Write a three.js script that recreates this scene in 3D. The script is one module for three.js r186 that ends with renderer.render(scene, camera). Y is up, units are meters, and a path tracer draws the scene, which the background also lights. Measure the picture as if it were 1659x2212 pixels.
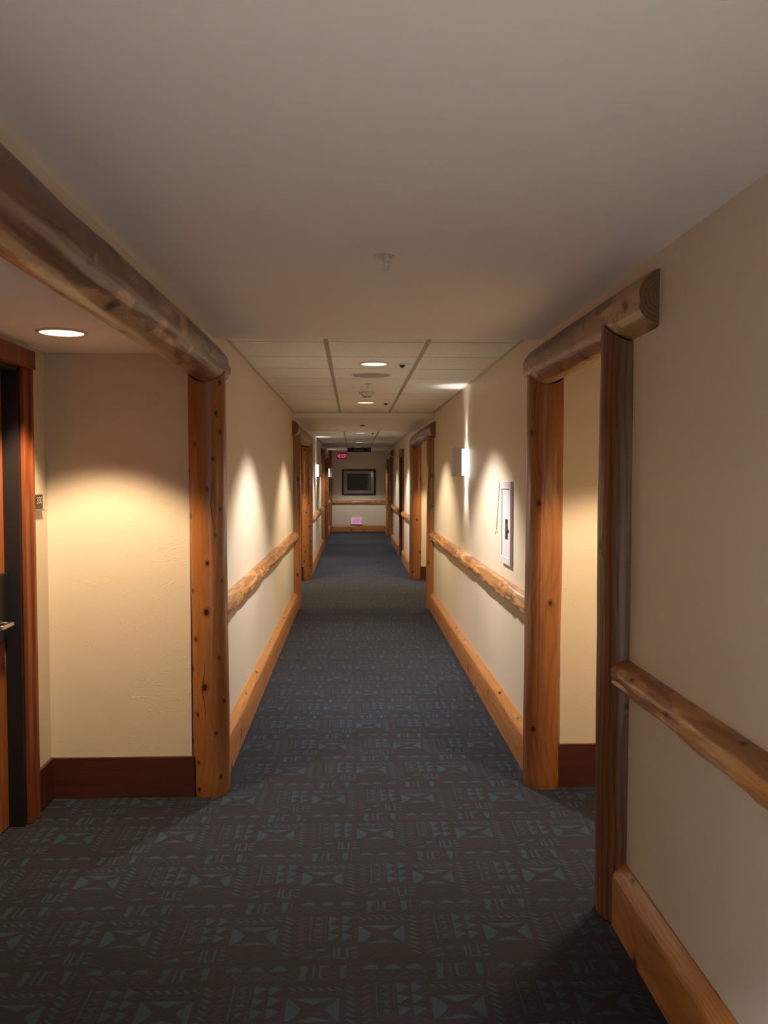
import * as THREE from 'three';
import { ImprovedNoise } from 'three/addons/math/ImprovedNoise.js';
import { mergeGeometries, toCreasedNormals, mergeVertices } from 'three/addons/utils/BufferGeometryUtils.js';
import { RectAreaLightUniformsLib } from 'three/addons/lights/RectAreaLightUniformsLib.js';
import { RoundedBoxGeometry } from 'three/addons/geometries/RoundedBoxGeometry.js';
import { Brush, Evaluator, SUBTRACTION } from 'three-bvh-csg';

// ------------------------------------------------------------------ camera, exposure
const scene = new THREE.Scene();
scene.background = new THREE.Color(0x000000);
const FPX = 1790, W = 1659, H = 2212;
const camera = new THREE.PerspectiveCamera(2 * Math.atan(H / 2 / FPX) * 180 / Math.PI, W / H, 0.05, 60);
camera.position.set(0, 1.667, 0);
camera.rotation.order = 'YXZ';
camera.rotation.set(-0.04188, -0.03711, 0);
RectAreaLightUniformsLib.init();
const renderer = new THREE.WebGLRenderer({ antialias: true });
renderer.toneMapping = THREE.LinearToneMapping;
renderer.toneMappingExposure = 0.78;
renderer.shadowMap.enabled = true;
renderer.shadowMap.type = THREE.PCFSoftShadowMap;

// light colours (linear) of the bulbs in the place
const COOL = [1.0, 0.95, 0.89], WARM = [1.0, 0.85, 0.62], AMBER = [1.0, 0.74, 0.45], DAY = [0.80, 0.92, 1.12];
const CD = 22;

// ------------------------------------------------------------------ layout (metres; d = distance down the hall, z = -d)
const XR = 1.009, XL = -0.745;          // corridor wall planes
const SOFFIT = 2.409, TILE = 2.474, RECESS = 2.30;
const BEAM_Y = 2.26, BEAM_R = 0.1;
const END = 25.4, BACK = -5.5;

// ------------------------------------------------------------------ helpers
function rng(seed) { let s = seed >>> 0; return () => { s = (s + 0x6d2b79f5) | 0; let t = Math.imul(s ^ (s >>> 15), 1 | s); t = (t + Math.imul(t ^ (t >>> 7), 61 | t)) ^ t; return ((t ^ (t >>> 14)) >>> 0) / 4294967296; }; }
const taken = new Map();
function numbered(name) { const n = taken.get(name) || 0; taken.set(name, n + 1); return n ? name + '_' + String(n).padStart(3, '0') : name; }
function shadows(m) { m.castShadow = true; m.receiveShadow = true; return m; }
function tag(o, label, category, group) { o.userData.label = label; if (category) o.userData.category = category; if (group) o.userData.group = group; return o; }
function struct(name, geo, mat, label) {
  const m = shadows(new THREE.Mesh(geo, mat)); m.name = numbered(name); m.userData.kind = 'structure';
  if (label) m.userData.label = label;
  scene.add(m); return m;
}
function thing(name, label, category, [x, y, d], turn = 0, group) {
  const g = new THREE.Group(); g.name = numbered(name); g.position.set(x, y, -d); g.rotation.y = turn;
  tag(g, label, category, group); scene.add(g); return g;
}
function part(name, geo, mat, parent, label) {
  const m = shadows(new THREE.Mesh(geo, mat)); m.name = name; parent.add(m); if (label) m.userData.label = label; return m;
}
// uv in metres, projected along the main direction of each face
function metreUV(g) {
  const n = g.index ? g.toNonIndexed() : g, p = n.attributes.position, nn = n.attributes.normal, uv = new Float32Array(p.count * 2);
  for (let i = 0; i < p.count; i++) {
    const ax = Math.abs(nn.getX(i)), ay = Math.abs(nn.getY(i)), az = Math.abs(nn.getZ(i));
    const x = p.getX(i), y = p.getY(i), z = p.getZ(i);
    if (ax >= ay && ax >= az) { uv[2 * i] = z; uv[2 * i + 1] = y; }
    else if (ay >= az) { uv[2 * i] = x; uv[2 * i + 1] = -z; }
    else { uv[2 * i] = x; uv[2 * i + 1] = y; }
  }
  n.setAttribute('uv', new THREE.BufferAttribute(uv, 2)); return n;
}
// box from ranges; d is distance down the hall
function bx(x0, x1, y0, y1, d0, d1) {
  const g = new THREE.BoxGeometry(Math.abs(x1 - x0), Math.abs(y1 - y0), Math.abs(d1 - d0));
  g.translate((x0 + x1) / 2, (y0 + y1) / 2, -(d0 + d1) / 2); return metreUV(g);
}
function rbx(w, h, d, r, x = 0, y = 0, z = 0, seg = 2) { const g = new RoundedBoxGeometry(w, h, d, seg, r); g.translate(x, y, z); return metreUV(g); }
const merge = (a) => mergeGeometries(a.map((g) => { const n = g.index ? g.toNonIndexed() : g; for (const k of Object.keys(n.attributes)) if (!['position', 'normal', 'uv'].includes(k)) n.deleteAttribute(k); return n; }));
const pn = new ImprovedNoise();
// a body swept along +y: ring(y, i) gives the outline [x, z] of each slice
function sweep(len, steps, ring, uScale = 1, vScale = 1 / 2.4, crease = 0.7, vOff = 0, caps = true) {
  const rows = [];
  for (let i = 0; i <= steps; i++) rows.push(ring(len * i / steps, i / steps));
  const m = rows[0].length, pos = [], uv = [];
  const V = (i, j) => { const q = rows[i][j % m]; return [q[0], q[2] !== undefined ? q[2] : len * i / steps, q[1]]; };
  const put = (a, ua, va) => { pos.push(...a); uv.push(ua, va); };
  for (let i = 0; i < steps; i++) for (let j = 0; j < m; j++) {
    const a = V(i, j), b = V(i, j + 1), c = V(i + 1, j + 1), e = V(i + 1, j);
    const u0 = j / m * uScale, u1 = (j + 1) / m * uScale, v0 = len * i / steps * vScale + vOff, v1 = len * (i + 1) / steps * vScale + vOff;
    put(a, u0, v0); put(e, u0, v1); put(c, u1, v1); put(a, u0, v0); put(c, u1, v1); put(b, u1, v0);
  }
  if (caps) for (const [i, up] of [[0, false], [steps, true]]) {
    let cx = 0, cz = 0, cy = 0; for (let j = 0; j < m; j++) { const a = V(i, j); cx += a[0] / m; cy += a[1] / m; cz += a[2] / m; }
    for (let j = 0; j < m; j++) {
      const a = V(i, j), b = V(i, j + 1), c = [cx, cy, cz];
      const U = (q) => [q[0] * 0.05 + 0.3, q[2] * 0.01 + 0.4];
      const t = up ? [a, c, b] : [a, b, c];
      for (const q of t) put(q, ...U(q));
    }
  }
  let g = new THREE.BufferGeometry();
  g.setAttribute('position', new THREE.Float32BufferAttribute(pos, 3));
  g.setAttribute('uv', new THREE.Float32BufferAttribute(uv, 2));
  g.computeVertexNormals();
  return toCreasedNormals(g, crease);
}
// a peeled log standing on y = 0; lumps and draw-knife facets
function logGeo(len, r, seed, { lump = 0.05, facet = 0.03, step = 0.04, segs = 36, bend = 0.004, vOff = 0, caps = true } = {}) {
  return sweep(len, Math.round(len / step), (y, t) => {
    const pts = [], end = Math.min(y, len - y), round = end < 0.012 ? 0.955 : 1;
    const bx_ = bend * Math.sin(y * 2.1 + seed), bz_ = bend * Math.cos(y * 1.7 + seed * 2);
    for (let j = 0; j < segs; j++) {
      const a = -j / segs * Math.PI * 2, c = Math.cos(a), s = Math.sin(a);
      const n1 = pn.noise(c * 1.1 + seed * 7.3, y * 1.6, s * 1.1 + seed), n2 = pn.noise(c * 3 + seed, y * 5, s * 3 + seed * 3.1), n3 = pn.noise(c * 2.2 + seed * 2, y * 1.1 + 9, s * 2.2);
      const rr = r * (1 + lump * n1 + lump * 0.4 * n2 - facet * Math.max(0, n3 * 2 - 0.25)) * round;
      pts.push([c * rr + bx_, s * rr + bz_]);
    }
    return pts;
  }, 1, 1 / 2.4, 0.7, vOff, caps);
}
// half log with its flat back at x = 0, bulging to -x, lying along y
function halfLog(len, r, depth, seed, { lump = 0.16, step = 0.05, segs = 14 } = {}) {
  return sweep(len, Math.max(2, Math.round(len / step)), (y) => {
    const pts = [];
    for (let j = 0; j <= segs; j++) {
      const a = Math.PI * (0.5 - j / segs), c = Math.cos(a), s = Math.sin(a);
      const n1 = pn.noise(c * 1.5 + seed, y * 1.5, s * 1.5 + seed * 3), n2 = pn.noise(c * 3 + seed * 2, y * 9, s * 3);
      const low = s < -0.2 ? 1.7 : 1;
      const rr = 1 + lump * n1 + lump * 0.5 * low * n2;
      pts.push([-Math.pow(c, 0.8) * depth * rr, s * r * (s < 0 ? rr : 1 + lump * 0.4 * n1)]);
    }
    pts.push([0.004, -r * 0.9]); pts.push([0.004, r * 0.9]);
    return pts;
  }, 0.55, 1 / 2.4, 0.75, seed * 0.37);
}
// log-slab baseboard: sawn face, waney bevel on top
function slabBoard(len, h, depth, seed, step = 0.06) {
  return sweep(len, Math.max(2, Math.round(len / step)), (y) => {
    const n = pn.noise(seed * 3.7, y * 1.6, 0.4), k = pn.noise(seed, y * 7, 2.2);
    const top = h * 0.78 + 0.014 * n + 0.006 * k, d2 = depth * (0.55 + 0.15 * n);
    return [[0.003, h], [-0.006, h], [-d2, h * 0.915 + 0.008 * k], [-depth * 0.93, top + 0.012], [-depth, top], [-depth, h * 0.45], [-depth, 0], [0.003, 0]].map(([x, z]) => [x, z]);
  }, 0.6, 1 / 2.4, 0.6, seed * 0.29);
}
const layAlong = (g, turnFace) => { // from "along +y, height in z" to "along -z (down the hall), height in y"; turnFace flips to the left wall
  g.rotateX(-Math.PI / 2);          // y -> -z, z -> y
  if (turnFace) { g.scale(-1, 1, 1); const p = g.attributes.position, n = g.attributes.normal, u = g.attributes.uv; for (let i = 0; i < p.count; i += 3) for (const at of [p, n, u]) { const s = at.itemSize; for (let k = 0; k < s; k++) { const A = at.array, t = A[(i + 1) * s + k]; A[(i + 1) * s + k] = A[(i + 2) * s + k]; A[(i + 2) * s + k] = t; } } }
  return g;
};

// ------------------------------------------------------------------ textures
function lattice(seed) {
  const h = (x, y) => { let n = Math.imul(x, 374761393) + Math.imul(y, 668265263) + Math.imul(seed, 1442695041); n = Math.imul(n ^ (n >>> 13), 1274126177); n ^= n >>> 16; return (n >>> 0) / 4294967296; };
  return (x, y, px, py) => {
    const x0 = Math.floor(x), y0 = Math.floor(y), fx = x - x0, fy = y - y0, sx = fx * fx * (3 - 2 * fx), sy = fy * fy * (3 - 2 * fy);
    const a = ((x0 % px) + px) % px, b = (a + 1) % px, c = ((y0 % py) + py) % py, d = (c + 1) % py;
    const p = h(a, c), q = h(b, c), r = h(a, d), s = h(b, d);
    return p + (q - p) * sx + (r - p) * sy + (p - q - r + s) * sx * sy;
  };
}
function dataTex(w, h, fill, srgb) {
  const data = new Uint8Array(w * h * 4);
  for (let j = 0; j < h; j++) for (let i = 0; i < w; i++) { const c = fill(i / w, j / h), k = 4 * (j * w + i); data[k] = c[0]; data[k + 1] = c[1]; data[k + 2] = c[2]; data[k + 3] = 255; }
  const t = new THREE.DataTexture(data, w, h); t.wrapS = t.wrapT = THREE.RepeatWrapping; t.magFilter = THREE.LinearFilter; t.minFilter = THREE.LinearMipmapLinearFilter; t.generateMipmaps = true;
  if (srgb) t.colorSpace = THREE.SRGBColorSpace; t.needsUpdate = true; return t;
}
const mixc = (a, b, t) => [a[0] + (b[0] - a[0]) * t, a[1] + (b[1] - a[1]) * t, a[2] + (b[2] - a[2]) * t];
const sm = (a, b, x) => { const t = Math.min(1, Math.max(0, (x - a) / (b - a))); return t * t * (3 - 2 * t); };
// wood of a log: u once around (0.63 m), v 2.4 m along
function woodTex(seed, { knots = 26, kr = [0.006, 0.013], light = [222, 164, 96], mid = [197, 130, 66], dark = [140, 82, 40], knot = [44, 26, 24], cambium = 0, stripe = 0.5, w = 512, h = 1536, checks = 3, warp = 1, bands = 15 }) {
  const R = rng(seed), N = lattice(seed), ks = [];
  for (let i = 0; i < knots; i++) ks.push([(i * 0.618 + 0.14 * R()) % 1, (i + R()) / knots, kr[0] + (kr[1] - kr[0]) * R() * R(), R() * 0.6 - 0.3]);
  const cr = []; for (let i = 0; i < checks; i++) cr.push([R(), R(), 0.15 + 0.25 * R(), R() * 9]);
  return dataTex(w, h, (u, v) => {
    let push = 0, core = 0, halo = 0;
    for (const [ku, kv, r, sk] of ks) {
      let du = u - ku; du -= Math.round(du); let dv = v - kv; dv -= Math.round(dv);
      const dx = du * 0.63, dy = dv * 2.4; if (Math.abs(dx) > 0.09 || Math.abs(dy) > 0.2) continue;
      const wob = 1 + 0.35 * (N(u * 90, v * 340, 90, 340) - 0.5), d = Math.hypot(dx - sk * dy * 0.3, dy * 0.72) / r * wob;
      core = Math.max(core, 1 - sm(0.75, 1.1, d)); halo = Math.max(halo, 1 - sm(1.0, 2.3, d));
      push += Math.sign(dx) * 0.05 * Math.exp(-(dx * dx) / (9 * r * r) - (dy * dy) / (30 * r * r)) / (1 + Math.abs(dx) / r * 0.4);
    }
    const low = N(u * 3, v * 5, 3, 5), low2 = N(u * 6, v * 9, 6, 9);
    const gx = u + push + warp * (0.05 * low2 + 0.03 * N(u * 5, v * 14, 5, 14));
    const fine = N(gx * 170, v * 26, 170, 26), fine2 = N(gx * 64, v * 12, 64, 12);
    const ph = gx * bands + low * 5.0 * warp; const band = Math.pow(0.5 + 0.5 * Math.sin(ph * Math.PI * 2), 3);
    let c = mixc(light, mid, 0.25 + 0.55 * low2 + 0.35 * (fine2 - 0.5));
    c = mixc(c, dark, 0.42 * band * stripe + 0.2 * fine * (0.5 + stripe));
    if (cambium) { const p = sm(0.50, 0.54, 0.6 * N(u * 5, v * 3, 5, 3) + 0.25 * N(u * 14, v * 16, 14, 16) + 0.15 * N(u * 60, v * 120, 60, 120)); c = mixc(c, [233, 199, 148], p * cambium); const q = sm(0.60, 0.66, 0.7 * N(u * 5 + 7, v * 2 + 3, 5, 2) + 0.3 * N(u * 16, v * 24, 16, 24)); c = mixc(c, [122, 74, 42], q * cambium * 0.8); }
    c = mixc(c, mixc(dark, [120, 58, 26], 0.5), halo * 0.65); c = mixc(c, knot, core * 0.95);
    for (const [cu, cv, L, s] of cr) { let dv = v - cv; dv -= Math.round(dv); const t = dv * 2.4 / L; if (Math.abs(t) < 1) { let du = u - cu - 0.012 * Math.sin(t * 4 + s) - 0.006 * (N(3, v * 120, 9, 120) - 0.5); du -= Math.round(du); const wd = 0.0016 * (1 - t * t); c = mixc(c, [58, 34, 24], 0.85 * (1 - sm(wd / 0.63, wd / 0.63 + 0.0016, Math.abs(du)))); } }
    const g = 1 + 0.05 * (N(u * 256, v * 380, 256, 380) - 0.5);
    return [Math.min(255, c[0] * g), Math.min(255, c[1] * g), Math.min(255, c[2] * g)];
  }, true);
}
const woodBump = dataTex(256, 768, (() => { const N = lattice(77); return (u, v) => { const a = 255 * (0.5 * N(u * 70, v * 14, 70, 14) + 0.3 * N(u * 9, v * 22, 9, 22) + 0.2 * N(u * 128, v * 60, 128, 60)); return [a, a, a]; }; })(), false);
const shadedCherryTex = dataTex(512, 512, (() => { const N = lattice(5); return (u, v) => { const n = 0.6 * N(u * 3, v * 40, 3, 40) + 0.4 * N(u * 8, v * 130, 8, 130), b = N(u * 2, v * 6, 2, 6); const c = mixc([88, 44, 32], [56, 26, 20], n * 0.9); return mixc(c, [70, 34, 26], b * 0.5); }; })(), true);
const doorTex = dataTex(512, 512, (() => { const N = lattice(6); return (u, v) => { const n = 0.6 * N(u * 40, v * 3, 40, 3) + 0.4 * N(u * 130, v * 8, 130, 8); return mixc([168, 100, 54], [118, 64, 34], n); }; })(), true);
const endTex = dataTex(256, 256, (() => { const N = lattice(31); return (u, v) => { const r = Math.hypot(u - 0.47, v - 0.52) * (1 + 0.12 * N(u * 5, v * 5, 5, 5)), b = Math.pow(0.5 + 0.5 * Math.sin(r * 110), 2); return mixc([134, 96, 66], [108, 75, 50], 0.6 * b + 0.4 * N(u * 60, v * 60, 60, 60)); }; })(), true);
// trowelled plaster: gentle swells with scattered raised skips
function plasterTex(seed, size, strokes, vertical) {
  const c = document.createElement('canvas'); c.width = c.height = size; const x = c.getContext('2d'), R = rng(seed), N = lattice(seed);
  const im = x.createImageData(size, size);
  for (let j = 0; j < size; j++) for (let i = 0; i < size; i++) {
    const u = i / size, v = j / size;
    let n = vertical ? 0.5 * N(u * 50, v * 9, 50, 9) + 0.3 * N(u * 150, v * 30, 150, 30) + 0.2 * N(u * 14, v * 6, 14, 6) : 0.55 * N(u * 9, v * 9, 9, 9) + 0.25 * N(u * 40, v * 40, 40, 40) + 0.2 * N(u * 160, v * 160, 160, 160);
    if (!vertical) { // skips of the trowel: short broken ridges in patches
      const f = 0.65 * N(u * 26, v * 34, 26, 34) + 0.35 * N(u * 90, v * 110, 90, 110), mk = 0.8 * sm(0.50, 0.66, 0.5 * N(u * 13 + 3, v * 17 + 5, 13, 17) + 0.5 * N(u * 44, v * 52, 44, 52));
      n += 1.5 * mk * (1 - sm(0.004, 0.03, Math.abs(f - 0.5))) * (f > 0.5 ? 1 : 0.6);
    }
    const a = 70 + 60 * n, k = 4 * (j * size + i); im.data[k] = im.data[k + 1] = im.data[k + 2] = a; im.data[k + 3] = 255;
  }
  x.putImageData(im, 0, 0);
  for (let s = 0; s < strokes; s++) {
    const cx = R() * size, cy = R() * size, cl = 1 + Math.floor(R() * 5);
    for (let q = 0; q < cl; q++) {
      const px = cx + (R() - 0.5) * 60, py = cy + (R() - 0.5) * 30, L = 4 + R() * 14, a = (R() - 0.5) * 1.6;
      x.strokeStyle = `rgba(235,235,235,${0.25 + 0.6 * R()})`; x.lineWidth = 0.8 + R() * 1.4; x.lineCap = 'round';
      for (const [ox, oy] of [[0, 0], [size, 0], [-size, 0], [0, size], [0, -size]]) { x.beginPath(); x.moveTo(px + ox, py + oy); x.quadraticCurveTo(px + ox + L * 0.5 * Math.cos(a), py + oy + L * 0.5 * Math.sin(a) - 4 * R(), px + ox + L * Math.cos(a), py + oy + L * Math.sin(a)); x.stroke(); }
    }
  }
  const t = new THREE.CanvasTexture(c); t.wrapS = t.wrapT = THREE.RepeatWrapping; return t;
}
const plasterRough = plasterTex(11, 1024, 22, false); plasterRough.repeat.set(1 / 1.5, 1 / 1.5);
const plasterSmooth = plasterTex(12, 1024, 16, true); plasterSmooth.repeat.set(1 / 1.2, 1 / 1.2);
const tileTex = dataTex(512, 512, (() => { const N = lattice(21); return (u, v) => { const s = N(u * 150, v * 150, 150, 150), f = N(u * 60, v * 60, 60, 60); let a = 226 + 14 * (f - 0.5); if (s > 0.93) a -= 60; return [a, a - 3, a - 10]; }; })(), true); tileTex.repeat.set(1 / 0.61, 1 / 0.61);

// carpet: woven geometric pattern, one repeat is two half-shifted rows
const CW = 0.4626, CH = 0.85;
function carpetCanvas() {
  const c = document.createElement('canvas'); c.width = 1024; c.height = 1882; const x = c.getContext('2d'), S = 1024 / CW, R = rng(3);
  x.fillStyle = '#0f0d17'; x.fillRect(0, 0, 1024, 1882);
  const teal = '#162c39', dim = '#141f29';
  const cell = (ox, oy) => {
    x.save(); x.translate(ox * S, oy * S); x.scale(S, S);
    const poly = (col, ...p) => { x.fillStyle = col; x.beginPath(); x.moveTo(p[0], p[1]); for (let i = 2; i < p.length; i += 2) x.lineTo(p[i], p[i + 1]); x.closePath(); x.fill(); };
    const line = (col, w, a, b, e, f) => { x.strokeStyle = col; x.lineWidth = w; x.beginPath(); x.moveTo(a, b); x.lineTo(e, f); x.stroke(); };
    // rope strip above the bow tie
    line(dim, 0.004, -0.005, 0.004, 0.178, 0.004); line(dim, 0.004, -0.005, 0.05, 0.178, 0.05);
    for (let k = 0; k < 6; k++) { const u = k * 0.03; poly(teal, u, 0.014, u + 0.012, 0.014, u + 0.034, 0.034, u + 0.022, 0.036); poly(dim, u + 0.006, 0.034, u + 0.014, 0.034, u + 0.026, 0.044, u + 0.018, 0.044); }
    // bow tie
    x.fillStyle = teal; x.beginPath(); x.moveTo(0.002, 0.075); x.lineTo(0.012, 0.077); x.quadraticCurveTo(0.045, 0.115, 0.05, 0.125); x.quadraticCurveTo(0.045, 0.155, 0.018, 0.178); x.lineTo(0.002, 0.186); x.closePath(); x.fill();
    poly(teal, 0.17, 0.075, 0.17, 0.186, 0.155, 0.178, 0.124, 0.13);
    poly(teal, 0.018, 0.072, 0.162, 0.072, 0.1, 0.098, 0.087, 0.108, 0.074, 0.098);
    poly(teal, 0.03, 0.188, 0.15, 0.188, 0.1, 0.17, 0.087, 0.165, 0.074, 0.17);
    // herringbone column
    for (let k = 0; k < 9; k++) { const y = 0.004 + k * 0.029; poly(teal, 0.186, y, 0.2, y, 0.226, 0.022 + y, 0.212, 0.024 + y); poly(dim, 0.236, 0.022 + y, 0.25, 0.024 + y, 0.276, y + 0.004, 0.262, y); }
    // column of crosses between two lines
    line(teal, 0.005, 0.29, 0, 0.29, 0.175); line(dim, 0.004, 0.345, 0, 0.345, 0.175);
    for (let k = 0; k < 4; k++) { const y = 0.008 + k * 0.043; line(dim, 0.007, 0.302, y, 0.334, y + 0.034); line(dim, 0.007, 0.334, y, 0.302, y + 0.034); poly(teal, 0.304, y + 0.004, 0.332, y, 0.318, y + 0.014); }
    // two columns of three triangles
    for (let q = 0; q < 2; q++) for (let k = 0; k < 3; k++) { const a = 0.356 + q * 0.049, y = k * 0.058; poly(teal, a, y, a + 0.04, y + 0.02, a + 0.03, y + 0.028, a + 0.008, y + 0.052, a, y + 0.05); }
    // glyph rows
    const gy = 0.212;
    poly(teal, 0.25, gy + 0.07, 0.3, gy + 0.045, 0.305, gy + 0.066); line(dim, 0.008, 0.252, gy + 0.03, 0.3, gy + 0.016);
    poly(teal, 0.315, gy + 0.008, 0.355, gy + 0.004, 0.345, gy + 0.02, 0.318, gy + 0.026); line(dim, 0.008, 0.318, gy + 0.07, 0.366, gy + 0.05);
    for (const a of [0.38, 0.396, 0.425]) line(teal, 0.008, a, gy, a, gy + 0.07);
    line(teal, 0.008, 0.396, gy + 0.068, 0.427, gy + 0.068);
    for (const b of [0.006, 0.034, 0.062]) line(teal, 0.01, 0.44, gy + b, 0.462, gy + b);
    const hy = 0.322;
    poly(teal, 0.265, hy, 0.29, hy, 0.292, hy + 0.03, 0.284, hy + 0.05, 0.288, hy + 0.082, 0.27, hy + 0.082, 0.262, hy + 0.06, 0.27, hy + 0.04);
    line(teal, 0.007, 0.312, hy, 0.312, hy + 0.075); line(teal, 0.01, 0.332, hy + 0.004, 0.366, hy + 0.004); line(teal, 0.01, 0.335, hy, 0.335, hy + 0.07); line(dim, 0.01, 0.332, hy + 0.072, 0.366, hy + 0.072); line(dim, 0.012, 0.374, hy + 0.04, 0.386, hy + 0.04);
    poly(teal, 0.4, hy, 0.424, hy, 0.422, hy + 0.06, 0.406, hy + 0.078, 0.402, hy + 0.05); line(dim, 0.005, 0.438, hy, 0.438, hy + 0.075);
    // bumps and their dotted zigzag under the bow tie
    for (let k = 0; k < 3; k++) { const a = 0.022 + k * 0.076; x.fillStyle = teal; x.beginPath(); x.ellipse(a + 0.02, 0.348, 0.027, 0.026, 0, Math.PI, 0); x.fill(); for (let q = 0; q < 5; q++) { x.fillStyle = dim; x.beginPath(); x.arc(a - 0.012 + q * 0.016, 0.368 + (q % 2 ? 0.018 : 0), 0.006, 0, 7); x.fill(); x.beginPath(); x.arc(a - 0.012 + q * 0.016, 0.392 + (q % 2 ? 0 : 0.008), 0.004, 0, 7); x.fill(); } }
    x.restore();
  };
  for (const ox of [-CW, 0, CW]) cell(ox, 0);
  for (const ox of [-CW * 1.5, -CW / 2, CW / 2]) cell(ox, CH / 2);
  // tuft speckle
  const im = x.getImageData(0, 0, 1024, 1882), D = im.data;
  for (let i = 0; i < D.length; i += 4) { const n = 1 + 0.34 * (R() - 0.5); D[i] *= n; D[i + 1] *= n; D[i + 2] *= n; }
  x.putImageData(im, 0, 0);
  return c;
}
const carpetMap = new THREE.CanvasTexture(carpetCanvas()); carpetMap.colorSpace = THREE.SRGBColorSpace; carpetMap.wrapS = carpetMap.wrapT = THREE.RepeatWrapping; carpetMap.anisotropy = 8;
const pileBump = dataTex(256, 256, (() => { const N = lattice(9); return (u, v) => { const a = 255 * (0.6 * N(u * 120, v * 120, 120, 120) + 0.4 * N(u * 20, v * 20, 20, 20)); return [a, a, a]; }; })(), false); pileBump.repeat.set(1.8, 3.3);

// ------------------------------------------------------------------ materials
const std = (o) => new THREE.MeshStandardMaterial(o), phy = (o) => new THREE.MeshPhysicalMaterial(o);
const M = {
  wall: phy({ color: 0xd2c3ad, roughness: 0.46, bumpMap: plasterSmooth, bumpScale: 0.0022, specularIntensity: 0.7 }),
  recessWall: std({ color: 0xd2c3ad, roughness: 0.72, bumpMap: plasterRough, bumpScale: 0.0026 }),
  soffit: std({ color: 0xefede9, roughness: 0.85, bumpMap: plasterRough, bumpScale: 0.0008 }),
  recessCeil: std({ color: 0xefede9, roughness: 0.85 }),
  tile: std({ map: tileTex, roughness: 0.9 }),
  grid: std({ color: 0x9c9288, roughness: 0.5 }),
  angle: std({ color: 0xb5aca0, roughness: 0.5 }),
  plenum: std({ color: 0x3a3530, roughness: 0.95 }),
  carpet: std({ map: carpetMap, roughness: 1, bumpMap: pileBump, bumpScale: 0.003 }),
  cherry: std({ map: shadedCherryTex, roughness: 0.42 }),  // unlit copy of the cherry: recess shade is darkened into the colour
  casing: std({ map: doorTex, color: 0xd8c4b4, roughness: 0.42 }),  // lamp-lit copy of the same cherry: the orange light is in the colour
  darkJamb: std({ color: 0x17171c, roughness: 0.5 }),
  doorWood: std({ map: doorTex, roughness: 0.4 }),
  white: std({ color: 0xd9d6d2, roughness: 0.4 }),
  cabinet: std({ color: 0xd6d2d8, roughness: 0.35 }),
  trim: std({ color: 0xcfcac0, roughness: 0.4 }),
  grayGrille: std({ color: 0xa59b8e, roughness: 0.6 }),
  chrome: std({ color: 0xc9c4bb, roughness: 0.25, metalness: 1 }),
  steel: std({ color: 0x9a9690, roughness: 0.3, metalness: 1 }),
  black: std({ color: 0x0c0c10, roughness: 0.5 }),
  sconce: std({ color: 0xb9b2a6, roughness: 0.45 }),
  endGrain: std({ map: endTex, roughness: 0.7 }),
};
const woodOpt = { color: 0xbfb6ae, roughness: 0.42, bumpMap: woodBump, bumpScale: 0.0025, clearcoat: 0.55, clearcoatRoughness: 0.16 };
M.postA = phy({ map: woodTex(101, { knots: 80, stripe: 0.3, light: [214, 152, 88], mid: [190, 124, 64], dark: [140, 82, 42] }), ...woodOpt });
M.postB = phy({ map: woodTex(202, { knots: 17, kr: [0.009, 0.017], stripe: 0.55, light: [214, 150, 86], mid: [186, 118, 60], dark: [132, 76, 40] }), ...woodOpt });
M.postC = phy({ map: woodTex(303, { knots: 14, stripe: 1.4, warp: 0.22, bands: 24, light: [205, 142, 84], mid: [174, 110, 62], dark: [112, 64, 38] }), ...woodOpt, color: 0xaaa29c, clearcoat: 0.25, clearcoatRoughness: 0.3 });
M.beam = phy({ map: woodTex(404, { knots: 30, kr: [0.012, 0.036], stripe: 0.25, cambium: 0.9, light: [196, 142, 92], mid: [176, 118, 70], dark: [124, 76, 46], checks: 5 }), ...woodOpt, clearcoat: 0.35, clearcoatRoughness: 0.32 });
M.rail = phy({ map: woodTex(505, { knots: 16, kr: [0.008, 0.018], stripe: 0.4, cambium: 0.6, light: [222, 172, 106], mid: [204, 146, 80], dark: [150, 96, 50] }), ...woodOpt, color: 0xe6dccf, clearcoat: 0.35 });
M.board = phy({ map: woodTex(606, { knots: 18, kr: [0.008, 0.02], stripe: 0.5, light: [218, 160, 92], mid: [196, 132, 70], dark: [142, 86, 44] }), ...woodOpt, color: 0xded2c4, clearcoat: 0.3 });

// ------------------------------------------------------------------ the shell
{ // floor
  const g = bx(-3, 3, -0.1, 0, BACK - 0.2, END + 0.2), uv = g.attributes.uv, p = g.attributes.position;
  for (let i = 0; i < uv.count; i++) uv.setXY(i, (p.getX(i) - 0.014) / CW, (-p.getZ(i) - 3.09) / CH + 1);
  struct('floor', g, M.carpet, 'dark carpet with a teal woven geometric pattern');
}
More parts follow.
